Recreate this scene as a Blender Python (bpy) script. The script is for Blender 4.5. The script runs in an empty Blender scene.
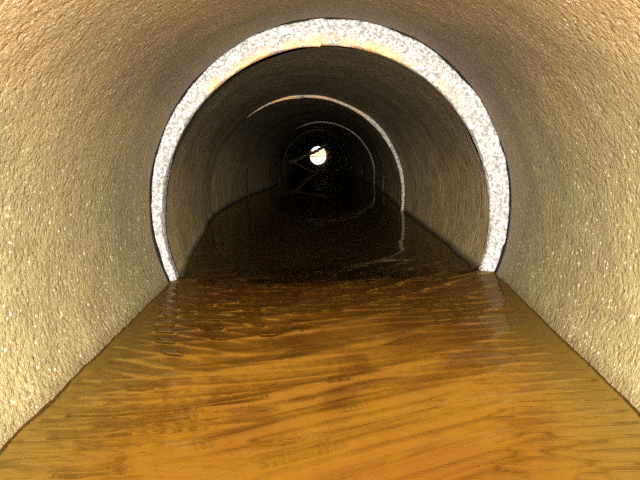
import bpy, math
import numpy as np
from mathutils import Vector, Matrix

rng = np.random.default_rng(7)
SC = bpy.context.scene
COL = SC.collection
F = 622.0
PITCH = math.atan((240 - 145) / F)
CAM = Vector((0.0, 0.0, 1.0))
ROLL = math.radians(1.7)                    # the camera is held a little askew
cr, sr = math.cos(ROLL), math.sin(ROLL)
cp, sp = math.cos(PITCH), math.sin(PITCH)


def ray(px, py):
    u, v = (px - 320) / F, (240 - py) / F
    u, v = u * cr + v * sr, -u * sr + v * cr
    return Vector((u, cp + v * sp, -sp + v * cp))


def at(px, py, Y):
    d = ray(px, py)
    return CAM + d * (Y / d.y)


# ---------------------------------------------------------------- helpers
def tag(o, label=None, cat=None, group=None, kind=None):
    if label: o['label'] = label
    if cat: o['category'] = cat
    if group: o['group'] = group
    if kind: o['kind'] = kind
    return o


def empty(name, loc):
    o = bpy.data.objects.new(name, None)
    o.empty_display_size = 0.1
    COL.objects.link(o)
    o.location = loc
    return o


def mesh_obj(name, verts, faces, mat, parent=None, smooth=True, attrs=None):
    """verts in world coordinates; stored relative to the parent's origin."""
    v = np.asarray(verts, dtype=float)
    base = np.array(parent_world(parent)) if parent else np.zeros(3)
    me = bpy.data.meshes.new(name)
    me.from_pydata((v - base).tolist(), [], [tuple(int(i) for i in f) for f in faces])
    if attrs:
        for k, a in attrs.items():
            at_ = me.attributes.new(k, 'FLOAT', 'POINT')
            at_.data.foreach_set('value', np.asarray(a, dtype=np.float32))
    if smooth:
        me.polygons.foreach_set('use_smooth', [True] * len(me.polygons))
    me.update()
    o = bpy.data.objects.new(name, me)
    COL.objects.link(o)
    me.materials.append(mat)
    if parent: o.parent = parent
    return o


def parent_world(p):
    v = Vector((0, 0, 0))
    while p:
        v = v + p.location
        p = p.parent
    return v


def grid_faces(nr, nc, wrap=False, flip=False):
    i = np.arange(nr - 1)[:, None]
    j = np.arange(nc if wrap else nc - 1)[None, :]
    j2 = (j + 1) % nc
    a, b, c, d = i * nc + j, i * nc + j2, (i + 1) * nc + j2, (i + 1) * nc + j
    q = np.stack([a + 0 * b, b + 0 * a, c + 0 * a, d + 0 * a], -1).reshape(-1, 4)
    return q[:, ::-1] if flip else q


def sines(n, kmin, kmax, seed, dim=2):
    r = np.random.default_rng(seed)
    k = np.exp(r.uniform(np.log(kmin), np.log(kmax), n))
    d = r.normal(size=(n, dim)); d /= np.linalg.norm(d, axis=1, keepdims=True)
    return k[:, None] * d, r.uniform(0, 6.28, n), (kmin / k) ** 0.6


def noise(P, spec):
    K, ph, am = spec
    out = np.zeros(P.shape[:-1])
    for k, p, a in zip(K, ph, am):
        out += a * np.sin(P @ k + p)
    return out / math.sqrt((am ** 2).sum() / 2)


# ---------------------------------------------------------------- node helpers
class NT:
    def __init__(s, name):
        s.m = bpy.data.materials.new(name); s.m.use_nodes = True
        s.t = s.m.node_tree; s.t.nodes.clear()
        s.out = s.t.nodes.new('ShaderNodeOutputMaterial')

    def n(s, typ, **kw):
        nd = s.t.nodes.new(typ)
        for k, v in kw.items():
            if hasattr(nd, k) and k not in nd.inputs: setattr(nd, k, v)
            else: s.set(nd, k, v)
        return nd

    def set(s, nd, k, v):
        inp = nd.inputs[k]
        if isinstance(v, bpy.types.NodeSocket): s.t.links.new(v, inp)
        elif isinstance(v, (tuple, list)) and len(v) == 3 and inp.type == 'RGBA': inp.default_value = (*v, 1)
        else: inp.default_value = v

    def pos(s):
        if not hasattr(s, '_p'): s._p = s.n('ShaderNodeNewGeometry').outputs['Position']
        return s._p

    def noise(s, scale, detail=4, rough=.6, vec=None, dist=0):
        return s.n('ShaderNodeTexNoise', Vector=vec or s.pos(), Scale=scale, Detail=detail, Roughness=rough, Distortion=dist).outputs['Fac']

    def voro(s, scale, vec=None, feature='F1', out='Distance'):
        nd = s.n('ShaderNodeTexVoronoi', Vector=vec or s.pos(), Scale=scale)
        nd.feature = feature
        return nd.outputs[out]

    def mr(s, v, a, b, c=0., d=1., smooth=True):
        nd = s.n('ShaderNodeMapRange')
        if smooth: nd.interpolation_type = 'SMOOTHSTEP'
        for i, x in enumerate((v, a, b, c, d)):
            if isinstance(x, bpy.types.NodeSocket): s.t.links.new(x, nd.inputs[i])
            else: nd.inputs[i].default_value = x
        return nd.outputs[0]

    def math(s, op, a, b=0., c=None):
        nd = s.n('ShaderNodeMath'); nd.operation = op
        for i, x in enumerate((a, b) if c is None else (a, b, c)):
            if isinstance(x, bpy.types.NodeSocket): s.t.links.new(x, nd.inputs[i])
            else: nd.inputs[i].default_value = x
        return nd.outputs[0]

    def mix(s, f, a, b, blend='MIX'):
        nd = s.n('ShaderNodeMix'); nd.data_type = 'RGBA'; nd.blend_type = blend
        for i, x in ((0, f), (6, a), (7, b)):
            if isinstance(x, bpy.types.NodeSocket): s.t.links.new(x, nd.inputs[i])
            elif i == 0: nd.inputs[0].default_value = x
            else: nd.inputs[i].default_value = (*x, 1)
        return nd.outputs[2]

    def attr(s, name):
        nd = s.n('ShaderNodeAttribute'); nd.attribute_name = name
        return nd.outputs['Fac']

    def bump(s, h, strength, dist, normal=None):
        nd = s.n('ShaderNodeBump', Height=h, Strength=strength, Distance=dist)
        if normal: s.t.links.new(normal, nd.inputs['Normal'])
        return nd.outputs['Normal']

    def principled(s, **kw):
        nd = s.n('ShaderNodeBsdfPrincipled')
        for k, v in kw.items(): s.set(nd, k.replace('_', ' '), v)
        return nd

    def done(s, sh):
        s.t.links.new(sh, s.out.inputs['Surface']); return s.m


def wall_material(name, kind):
    m = NT(name)
    hw, ang, ax = m.attr('above_water'), m.attr('angle'), m.attr('axial')
    big = m.noise(2.2, 5, .6)
    mid = m.noise(16, 5, .65)
    fine = m.noise(95, 4, .7)
    grit = m.noise(210, 3, .7)
    if kind == 'near':
        c = m.mix(m.mr(big, .35, .65), (.240, .192, .088), (.200, .172, .088))
        c = m.mix(m.mr(hw, .22, .82, 0, .95), c, (.150, .088, .032))            # iron-stained crown, with dimmer light at the top painted in too
        c = m.mix(m.mr(mid, .42, .72, 0, .5), c, (.14, .105, .052))
        # darker bands either side of the crown, stronger towards the joint
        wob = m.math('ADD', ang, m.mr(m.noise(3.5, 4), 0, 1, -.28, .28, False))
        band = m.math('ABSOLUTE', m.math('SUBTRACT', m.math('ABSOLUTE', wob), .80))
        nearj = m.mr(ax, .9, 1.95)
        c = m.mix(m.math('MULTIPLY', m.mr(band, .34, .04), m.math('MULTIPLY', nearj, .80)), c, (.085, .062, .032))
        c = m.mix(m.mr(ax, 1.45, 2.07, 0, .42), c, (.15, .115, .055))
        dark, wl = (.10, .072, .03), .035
    else:
        c = m.mix(m.mr(big, .35, .65), (.27, .205, .10), (.30, .24, .13))
        c = m.mix(m.mr(mid, .40, .7, 0, .6), c, (.13, .095, .045))
        c = m.mix(m.mr(hw, .16, .55, 0, .85), c, (.050, .040, .022))  # ceiling shade of the far sections, painted into their colour
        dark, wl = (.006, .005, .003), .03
    spk = m.mr(m.voro(75), .34, .14)  # pale grit specks, with wet glints painted in as colour
    msk = m.mr(m.noise(60, 2), .52, .60)
    if kind == 'near':
        c = m.mix(m.math('MULTIPLY', m.math('MULTIPLY', spk, msk), m.mr(hw, .2, .6, .7, .25)), c, (.80, .74, .60))
    else:
        c = m.mix(m.math('MULTIPLY', m.math('MULTIPLY', spk, msk), .5), c, (.36, .29, .17))
    c = m.mix(m.mr(fine, .38, .66, .0, .35), c, m.mix(1., c, (.45, .40, .33), 'MULTIPLY'))
    # wet tide line, with the shadow at the water's edge painted in
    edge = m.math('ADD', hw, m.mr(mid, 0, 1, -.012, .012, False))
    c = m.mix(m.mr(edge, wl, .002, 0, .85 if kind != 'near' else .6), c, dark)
    h = m.math('ADD', m.math('MULTIPLY', fine, .9), m.math('MULTIPLY', grit, .45))
    nrm = m.bump(h, 1.0, .010 if kind == 'near' else .007)
    pits = m.mr(m.voro(55), .0, .5)
    nrm = m.bump(pits, .45, .006, nrm)
    nrm = m.bump(mid, .5, .02, nrm)
    if kind != 'near':
        comb = m.n('ShaderNodeCombineXYZ', X=m.math('MULTIPLY', ax, 60.), Y=m.math('MULTIPLY', ang, 1.2), Z=0.)
        st = m.n('ShaderNodeTexNoise', Vector=comb.outputs[0], Scale=1.0, Detail=3).outputs['Fac']
        nrm = m.bump(st, .8, .010, nrm)
    b = m.principled(Base_Color=c, Roughness=m.mr(grit, .3, .7, .32, .62), Normal=nrm)
    m.set(b, 'Specular IOR Level', .55)
    return m.done(b.outputs[0])


def rim_material(name, tone, dim):
    m = NT(name)
    g = m.noise(95, 4, .8)
    v = m.voro(85)
    pat = m.noise(7, 3)
    c = m.mix(m.mr(g, .44, .56), tuple(.20 * x for x in tone), tone)  # grit tones, with the wet sparkle put into the pale grains
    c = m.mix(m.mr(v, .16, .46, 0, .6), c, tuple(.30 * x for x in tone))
    z = m.n('ShaderNodeSeparateXYZ', Vector=m.pos()).outputs[2]
    c = m.mix(m.math('MULTIPLY', m.math('MULTIPLY', m.mr(pat, .40, .6), m.mr(m.attr('radial'), .60, .05)), m.mr(z, 1.08, 1.25, 0, .9)), c, tuple(a * b for a, b in zip(tone, (.9, .52, .22))))
    h = m.math('ADD', g, m.math('MULTIPLY', v, -.8))
    b = m.principled(Base_Color=c, Roughness=.30, Normal=m.bump(h, 1.0, .007))
    m.set(b, 'Specular IOR Level', .8)
    return m.done(b.outputs[0])


def plain(name, col, rough=.8, bump=None, scale=20, var=.5):
    m = NT(name)
    c = m.mix(m.mr(m.noise(scale, 5), .35, .65), col, tuple(x * var for x in col))
    kw = dict(Base_Color=c, Roughness=rough)
    if bump: kw['Normal'] = m.bump(m.noise(scale * 3, 4), 1., bump)
    return m.done(m.principled(**kw).outputs[0])


def water_material():
    m = NT('clear_amber_water')
    g = m.n('ShaderNodeBsdfGlass', Color=(1, .89, .60), Roughness=0., IOR=1.33)
    tr = m.n('ShaderNodeBsdfTransparent', Color=(1, .89, .60))
    mx = m.n('ShaderNodeMixShader', Fac=.14)
    m.t.links.new(g.outputs[0], mx.inputs[1]); m.t.links.new(tr.outputs[0], mx.inputs[2])
    return m.done(mx.outputs[0])


def silt_material():
    m = NT('amber_silt')
    ax, sh = m.attr('axial'), m.attr('shelf')
    n1 = m.noise(5, 4, .6, dist=.6); n2 = m.noise(40, 4, .65)
    c = m.mix(m.mr(n1, .40, .60), (.37, .215, .032), (.19, .092, .012))
    c = m.mix(m.mr(n2, .45, .75, 0, .4), c, (.13, .052, .010))
    c = m.mix(m.mr(sh, .55, .95), c, (.22, .165, .06))
    c = m.mix(m.mr(ax, .95, 2.0, 0, .80), c, (.095, .040, .007))  # flash falloff along the pipe, painted into the silt colour
    c = m.mix(m.mr(ax, 1.98, 2.35, 0, .95), c, (.020, .010, .006))  # painted falloff deepens to near black past the joint
    return m.done(m.principled(Base_Color=c, Roughness=.95, Normal=m.bump(n2, .6, .008)).outputs[0])


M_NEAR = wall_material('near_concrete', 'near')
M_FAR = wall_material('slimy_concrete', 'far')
M_RIM = rim_material('bright_rim_concrete', (.97, .96, .98), False)
M_RIM2 = rim_material('joint_rim_concrete', (.95, .93, .86), True)
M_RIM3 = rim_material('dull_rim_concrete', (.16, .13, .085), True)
M_GAP_SHADE = plain('black_gap_shade', (.004, .004, .004), .9)
M_OUT = plain('outer_concrete', (.25, .23, .19), .9)
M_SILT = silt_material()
M_WOOD = plain('wet_branch_bark', (.16, .14, .095), .45, .004, 30, .5)
M_LIGHT_CAP = plain('light_cap_dark', (.10, .085, .06), .9, .01, 12)
M_BANK = plain('orange_clay_bank', (.85, .40, .20), .9, .02, 1.5, .75)
M_GROUND = plain('pale_outfall_gravel', (.45, .42, .36), .9, .02, 3)
M_WATER = water_material()

# ---------------------------------------------------------------- centre line and water levels
RN, RI = .594, .543
J1 = 2.05
Pn = at(330.3, 199.5, J1)                       # near pipe end
vn = ray(336, 121); vn = vn / vn.y          # near pipe direction
W1 = at(332, 275, J1).z


def near_c(Y): return Pn + vn * (Y - J1)
def near_w(Y): return W1 + vn.z * (Y - J1)


LEN = 1.57
tab = [(2.05, 328, 211.5, 275), (3.48, 308, 193.5, 212.5), (4.95, 315, 181.5, 194), (6.40, 322, 175.5, 186.5),
       (7.87, 321, 170.5, 181.5), (9.30, 319.5, 166.5, 177.5)]
joints = []
for Y, cx, cy, wy in tab:
    p = at(cx, cy, Y); joints.append([Y, p.x, p.z, at(cx, wy, Y).z])
Yend, NF = 43.0, 23
pe = at(318, 154.6, Yend); we = at(317, 155.6, Yend).z
l = joints[-1][:]
for k in range(1, NF + 1):
    t = k / NF
    Y = l[0] + (Yend - l[0]) * t
    wig = math.sin(math.pi * t)
    joints.append([Y, l[1] * (1 - t) + pe.x * t + wig * (.085 + .02 * math.sin(k * 2.1)),
                   l[2] * (1 - t) + pe.z * t + .010 * wig * math.sin(k * 1.7), l[3] * (1 - t) + we * t])
J = np.array(joints)
# start offsets of the sections (x, z): they are slightly out of line with the one before
off = {1: (-.014, -.010), 2: (.000, .012), 3: (-.007, -.006), 4: (.006, .010), 5: (.008, -.012)}


def water_raw(Y):
    return np.where(Y < J1, W1 + vn.z * (Y - J1), np.interp(Y, J[:, 0], J[:, 3]))


def water_z(Y):
    Y = np.asarray(Y, float)
    w = np.clip((Y - 2.1) * .8, 0, .5)
    return sum(water_raw(Y + w * d) for d in np.linspace(-1, 1, 11)) / 11


# ---------------------------------------------------------------- pipe sections
SP_WALL = sines(26, 9, 60, 3, 3)
SP_EDGE = sines(18, 6, 70, 5, 1)
SP_RIM = sines(30, 60, 300, 9, 3)


SHEAR = math.tan(PITCH)   # joint planes tilted to lie parallel to the camera's image plane


def ring_pts(c, R, th):
    return np.stack([c[0] + R * np.sin(th), c[1] + SHEAR * R * np.cos(th), c[2] + R * np.cos(th)], -1)


def tube(name, c0, c1, R, nth, nax, mat, parent, amp=.0, flip=False, end_amp=0., Rout=None):
    th = np.linspace(0, 2 * math.pi, nth, endpoint=False)
    ts = np.linspace(0, 1, nax)
    th2 = np.where(th > math.pi, th - 2 * math.pi, th)
    rows, hw, an, ax = [], [], [], []

    def add(P):
        rows.append(P)
        hw.append(P[:, 2] - water_z(P[:, 1])); an.append(th2); ax.append(P[:, 1])
    for t in ts:
        c = c0 * (1 - t) + c1 * t
        P = ring_pts(c, R, th)
        if amp:
            d = noise(P, SP_WALL) * amp
            P = ring_pts(c, R + d, th)
        if end_amp and (t == 1):
            P[:, 1] += end_amp * noise(th[:, None] * 1.0, SP_EDGE)
        add(P)
    if Rout:
        P = ring_pts(c1, Rout, th); add(P)
        for t in (1, 0):
            add(ring_pts(c0 * (1 - t) + c1 * t, Rout, th))
    n = len(rows)
    return mesh_obj(name, np.concatenate(rows), grid_faces(n, nth, True, flip), mat, parent,
                    attrs={'above_water': np.concatenate(hw), 'angle': np.concatenate(an), 'axial': np.concatenate(ax)})


def rim(name, ci, Ri, co, Ro, nth, nr, mat, parent, amp, eamp, lip=.03):
    """annular front face that rolls a little way into the bore"""
    th = np.linspace(0, 2 * math.pi, nth, endpoint=False)
    e_in = eamp * noise(th[:, None], SP_EDGE)
    e_out = eamp * .6 * noise(th[:, None] + 9, SP_EDGE)
    rows = []
    for t in np.linspace(0, 1, nr):
        P = ring_pts(ci, Ri + e_in, th) * (1 - t) + ring_pts(co, Ro + e_out, th) * t
        P[:, 1] += amp * noise(P, SP_RIM)
        if t == 0: P[:, 1] += .006
        if t == 1: P[:, 1] += .008
        rows.append(P)
    P = ring_pts(ci, Ri + .001, th); P[:, 1] += lip
    rows.insert(0, P)
    P = rows[-1].copy(); P[:, 1] += .25
    rows.append(P)
    n = len(rows)
    rad = np.repeat(np.array([-.1] + list(np.linspace(0, 1, nr)) + [1.]), nth)
    return mesh_obj(name, np.concatenate(rows), grid_faces(n, nth, True), mat, parent, attrs={'radial': rad})


def gap_shade(c0, c1, R, parent):  # black sleeve seals the joint and stands in for the gap's shadow
    return tube('joint_gap_shade', c0, c1, R, 96, 2, M_GAP_SHADE, parent)


v3 = lambda v: np.array([v[0], v[1], v[2]], float)
# nearest section, the one the camera is in
c0, c1 = v3(near_c(-.95)), v3(near_c(J1 - .006))
sec = empty('pipe_section', Vector((c0[0], 0.6, near_c(.6).z - RN)))
tag(sec, 'nearest concrete pipe section with gritty tan walls in front of the bright rim', 'pipe section', 'concrete pipe sections laid end to end')
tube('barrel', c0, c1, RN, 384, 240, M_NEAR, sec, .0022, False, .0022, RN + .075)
gap_shade(v3(near_c(J1 - .012)), v3(near_c(J1 - .012)) + [0, .34, 0], RN + .018, sec)

labels = {
    0: 'second concrete pipe section, its broad rim glaring white around the bore',
    1: 'third concrete pipe section, entered through the thin pale joint ring',
    2: 'fourth concrete pipe section, dark mouth just inside the thin pale joint ring',
    3: 'fifth concrete pipe section, with a faint thin ring at its mouth',
}
for i in range(len(J) - 1):
    Y0, x0, z0, _ = J[i]; Y1, x1, z1, _ = J[i + 1]
    ox, oz = off.get(i, (rng.normal() * .007, rng.normal() * .007))
    if i == 0: ox = oz = 0
    a = np.array([x0 + ox, Y0 + (.016 if i == 0 else .010), z0 + oz]); b = np.array([x1, Y1 - .004, z1])
    s = empty('pipe_section', Vector((a[0], a[1], a[2] - RI)))
    last = i == len(J) - 2
    lab = labels.get(i, 'last pipe section, its open mouth glowing with daylight' if last else
                     'dark concrete pipe section deep in the drain before the daylit end')
    tag(s, lab, 'pipe section', 'concrete pipe sections laid end to end')
    big = i < 3
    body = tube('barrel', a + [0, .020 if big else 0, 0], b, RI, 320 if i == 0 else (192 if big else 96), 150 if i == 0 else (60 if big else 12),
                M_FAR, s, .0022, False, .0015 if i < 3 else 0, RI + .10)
    if i == 0:
        co = v3(at(330.6, 199.6, a[1])); co[1] = a[1]
        rim('rim', a + [-.005, 0, 0], RI + .007, co, RN + .0035, 640, 22, M_RIM, s, .0016, .0030, .035)['label'] = 'broad bright white gritty rim face'
    else:
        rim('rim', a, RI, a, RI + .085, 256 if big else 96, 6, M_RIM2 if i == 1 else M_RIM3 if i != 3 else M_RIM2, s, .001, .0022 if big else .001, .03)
    if i > 0:
        gap_shade(a - [0, .03, 0], a + [0, .05, 0], RI + .082, s)

# ---------------------------------------------------------------- water
rows = [-.90]
while rows[-1] < Yend + 6:
    y = rows[-1]
    rows.append(y + (.012 if y < .5 else .0042 if y < 2.3 else .0042 * (y / 2.3) ** 1.9))
rows = np.array(rows)
NC = 360
tt = np.linspace(-1, 1, NC)


def centre(Y):
    Y = np.asarray(Y, float)
    nx = Pn.x + vn.x * (Y - J1); nz = Pn.z + vn.z * (Y - J1)
    near = Y < J1
    return (np.where(near, nx, np.interp(Y, J[:, 0], J[:, 1])), np.where(near, nz, np.interp(Y, J[:, 0], J[:, 2])), np.where(near, RN, RI))


cx, cz, R = centre(rows)
wz = water_z(rows)
half = np.sqrt(np.maximum(R ** 2 - (cz - wz) ** 2, .01)) + .016
half = np.where(rows > Yend, half + (rows - Yend) * .5, half)
X = cx[:, None] + half[:, None] * tt[None, :]
Yg = np.repeat(rows[:, None], NC, 1)


def ripple(X, Y):
    P = np.stack([X, Y], -1)
    w1 = noise(P, sines(8, 2.5, 8, 21)); w2 = noise(P, sines(8, 2.5, 9, 22)); w3 = noise(P, sines(10, 6, 16, 23))
    def tr(d, lam, wx, sharp=1.0, ph=0.):
        a = math.radians(d)
        k = 2 * math.pi / lam
        s = (X * math.cos(a) + Y * math.sin(a)) + wx
        q = k * s + ph
        v = np.sin(q)
        return (np.exp(sharp * v) - math.exp(-sharp)) / (math.exp(sharp) - math.exp(-sharp)) * 2 - 1
    h = .0024 * tr(122, .125, .045 * w1 + .008 * w3, .9) * np.clip(.75 + .45 * w2, .1, 2)
    h += .0013 * tr(106, .075, .030 * w2 + .006 * w3, .7, 1.) * np.clip(.75 - .55 * w1, .1, 2)
    h += .0011 * tr(68, .065, .030 * w1 - .006 * w3, .7, 2.) * np.clip(.3 - .6 * w2 - .9 * X, 0, 1.6)
    h += .0006 * tr(98, .045, .012 * w3 + .012 * w2, .8, .5) * np.clip(.5 + .7 * w3, 0, 2)
    return h


u = (Yg - J1)
amp = np.where(u < 0, 1.0, np.exp(-u / .10) * .75 + .10 * np.exp(-u / 2.5) + .012 * (Yg < 8))
edge_fade = 1 - .75 * np.clip((np.abs(tt)[None, :] - .72) / .28, 0, 1)
H = ripple(X, Yg) * amp * edge_fade
# small standing ripple where the water drops over the joint
front = J1 - .14 + .16 * (tt[None, :] ** 2) + .02 * np.sin(tt[None, :] * 7)
H += .0055 * np.exp(-((Yg - front) / .022) ** 2) - .004 * np.exp(-((Yg - front - .06) / .03) ** 2)
Z = wz[:, None] + H
depth = Z - (cz[:, None] - np.sqrt(np.maximum(R[:, None] ** 2 - (X - cx[:, None]) ** 2, 0)))
depth = np.minimum(depth, .5)
wat = mesh_obj('stream_water', np.stack([X, Yg, Z], -1).reshape(-1, 3), grid_faces(len(rows), NC), M_WATER,
               attrs={'depth': depth.ravel(), 'axial': Yg.ravel()})
tag(wat, 'murky amber water rippling along the bottom of the concrete pipe', 'water', kind='stuff')

# silt on the pipe floor
rs = np.linspace(-.92, 12, 220); ns = 40
cx, cz, R = centre(rs)
DB = .050 + .10 * np.clip((rs - 2.0) / .3, 0, 1)
zs = water_z(rs) - DB
hs = np.sqrt(R ** 2 - (cz - water_z(rs)) ** 2) + .006
t2 = np.linspace(-1, 1, ns)
Xs = cx[:, None] + hs[:, None] * t2; Ys = np.repeat(rs[:, None], ns, 1)
Zs = water_z(rs)[:, None] - .002 - (DB[:, None] - .002) * np.sqrt(1 - np.abs(t2[None, :]) ** 3.0) + .004 * noise(np.stack([Xs, Ys], -1), sines(14, 8, 40, 31)) * (1 - t2[None, :] ** 6)
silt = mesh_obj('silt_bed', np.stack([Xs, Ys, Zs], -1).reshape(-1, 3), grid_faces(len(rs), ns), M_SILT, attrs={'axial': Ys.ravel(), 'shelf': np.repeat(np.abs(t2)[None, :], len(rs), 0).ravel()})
silt.cycles.is_caustics_receiver = True; wat.cycles.is_caustics_caster = True
tag(silt, 'orange brown silt lying on the pipe floor under the amber water', 'silt', kind='stuff')


# ---------------------------------------------------------------- branch caught across the bore
def limb(name, pts, r0, r1, parent, seed):
    r = np.random.default_rng(seed)
    pts = [v3(p) for p in pts]
    P = []
    for a, b in zip(pts[:-1], pts[1:]):
        for t in np.linspace(0, 1, 9)[:-1]: P.append(a * (1 - t) + b * t + r.normal(size=3) * r0 * .22)
    P.append(pts[-1]); P = np.array(P)
    T = np.gradient(P, axis=0); T /= np.linalg.norm(T, axis=1, keepdims=True)
    up = np.array([0, 1., 0.1])
    rows = []
    th = np.linspace(0, 2 * math.pi, 10, endpoint=False)
    for i, (p, t) in enumerate(zip(P, T)):
        a = np.cross(t, up); a /= np.linalg.norm(a); b = np.cross(a, t)
        rad = (r0 + (r1 - r0) * i / (len(P) - 1)) * (1 + .12 * r.normal(size=10))
        rows.append(p + rad[:, None] * (np.cos(th)[:, None] * a + np.sin(th)[:, None] * b))
    rows.insert(0, np.repeat(P[:1], 10, 0)); rows.append(np.repeat(P[-1:], 10, 0))
    return mesh_obj(name, np.concatenate(rows), grid_faces(len(rows), 10, True), M_WOOD, parent)


YB = 11.2
fork = at(293, 161.5, YB)
br = empty('forked_branch', fork)
tag(br, 'forked dead branch wedged across the pipe in front of the daylit end', 'branch')
limb('stem', [at(287.5, 163, YB + .05), fork, at(306, 155, YB - .05), at(316, 151, YB - .1), at(327, 144, YB - .15)], .034, .026, br, 1)
limb('twig', [fork, at(304, 168, YB - .1), at(316, 172.5, YB - .25), at(326, 178, YB - .4)], .020, .010, br, 2)
limb('twig', [at(306, 155, YB - .05), at(309, 150, YB - .15), at(316, 146, YB - .2)], .012, .005, br, 3)

# ---------------------------------------------------------------- outside the far mouth, and an added light-blocking cap behind the camera
def box(name, lo, hi, mat):
    lo, hi = np.array(lo), np.array(hi)
    v = [[(lo, hi)[i][0], (lo, hi)[j][1], (lo, hi)[k][2]] for i in (0, 1) for j in (0, 1) for k in (0, 1)]
    f = [(0, 1, 3, 2), (4, 6, 7, 5), (0, 4, 5, 1), (2, 3, 7, 6), (0, 2, 6, 4), (1, 5, 7, 3)]
    return mesh_obj(name, v, f, mat, smooth=False)


wb = box('light_cap_back', (-1.2, -1.25, -.6), (1.2, -1.01, 1.8), M_LIGHT_CAP); wb['kind'] = 'structure'  # unseen cap added to keep sky light out of the pipe
bed = we - .18
# ground outside: channel bed, and a clay bank crossing the view beyond it
gy = np.linspace(Yend + .02, Yend + 30, 60); gx = np.linspace(-14, 14, 80)
GX, GY = np.meshgrid(gx, gy)
bankn = noise(np.stack([GX, GY], -1), sines(12, .5, 3, 41))
slope = np.clip((GY - Yend - 7) / 6, 0, 1)
GZ = bed + slope ** 1.3 * .30 + .03 * bankn * np.clip((GY - Yend) / 6, 0, 1) + np.clip((np.abs(GX - pe.x) - 1.2), 0, 3) * .25
gr = mesh_obj('ground', np.stack([GX, GY, GZ], -1).reshape(-1, 3), grid_faces(60, 80), M_BANK); gr['kind'] = 'structure'

# ---------------------------------------------------------------- world, flash, camera
w = bpy.data.worlds.new('overcast_sky'); SC.world = w; w.use_nodes = True
w.cycles.sampling_method = 'NONE'
bg = w.node_tree.nodes['Background']
bg.inputs[0].default_value = (1.0, .98, .96, 1); bg.inputs[1].default_value = 2.6

ld = bpy.data.lights.new('camera_flash', 'POINT'); ld.energy = 520; ld.shadow_soft_size = .012
ld.color = (1.0, .93, .80)
lo = bpy.data.objects.new('camera_flash', ld); COL.objects.link(lo)
ld.cycles.is_caustics_light = True
lo.location = CAM + Vector((.035, .03, .055))

cd = bpy.data.cameras.new('camera'); cd.sensor_width = 36; cd.lens = F * 36 / 640
cd.clip_start = .02; cd.clip_end = 200
co_ = bpy.data.objects.new('camera', cd); COL.objects.link(co_)
co_.location = CAM; co_.rotation_euler = (Matrix.Rotation(math.pi / 2 - PITCH, 3, 'X') @ Matrix.Rotation(-ROLL, 3, 'Z')).to_euler()
SC.camera = co_

SC.view_settings.view_transform = 'Standard'
SC.view_settings.look = 'None'
SC.view_settings.exposure = 0
SC.cycles.use_denoising = False
SC.cycles.sample_clamp_indirect = .25
SC.cycles.max_bounces = 6
SC.cycles.diffuse_bounces = 2
SC.cycles.caustics_reflective = False
SC.cycles.blur_glossy = .5
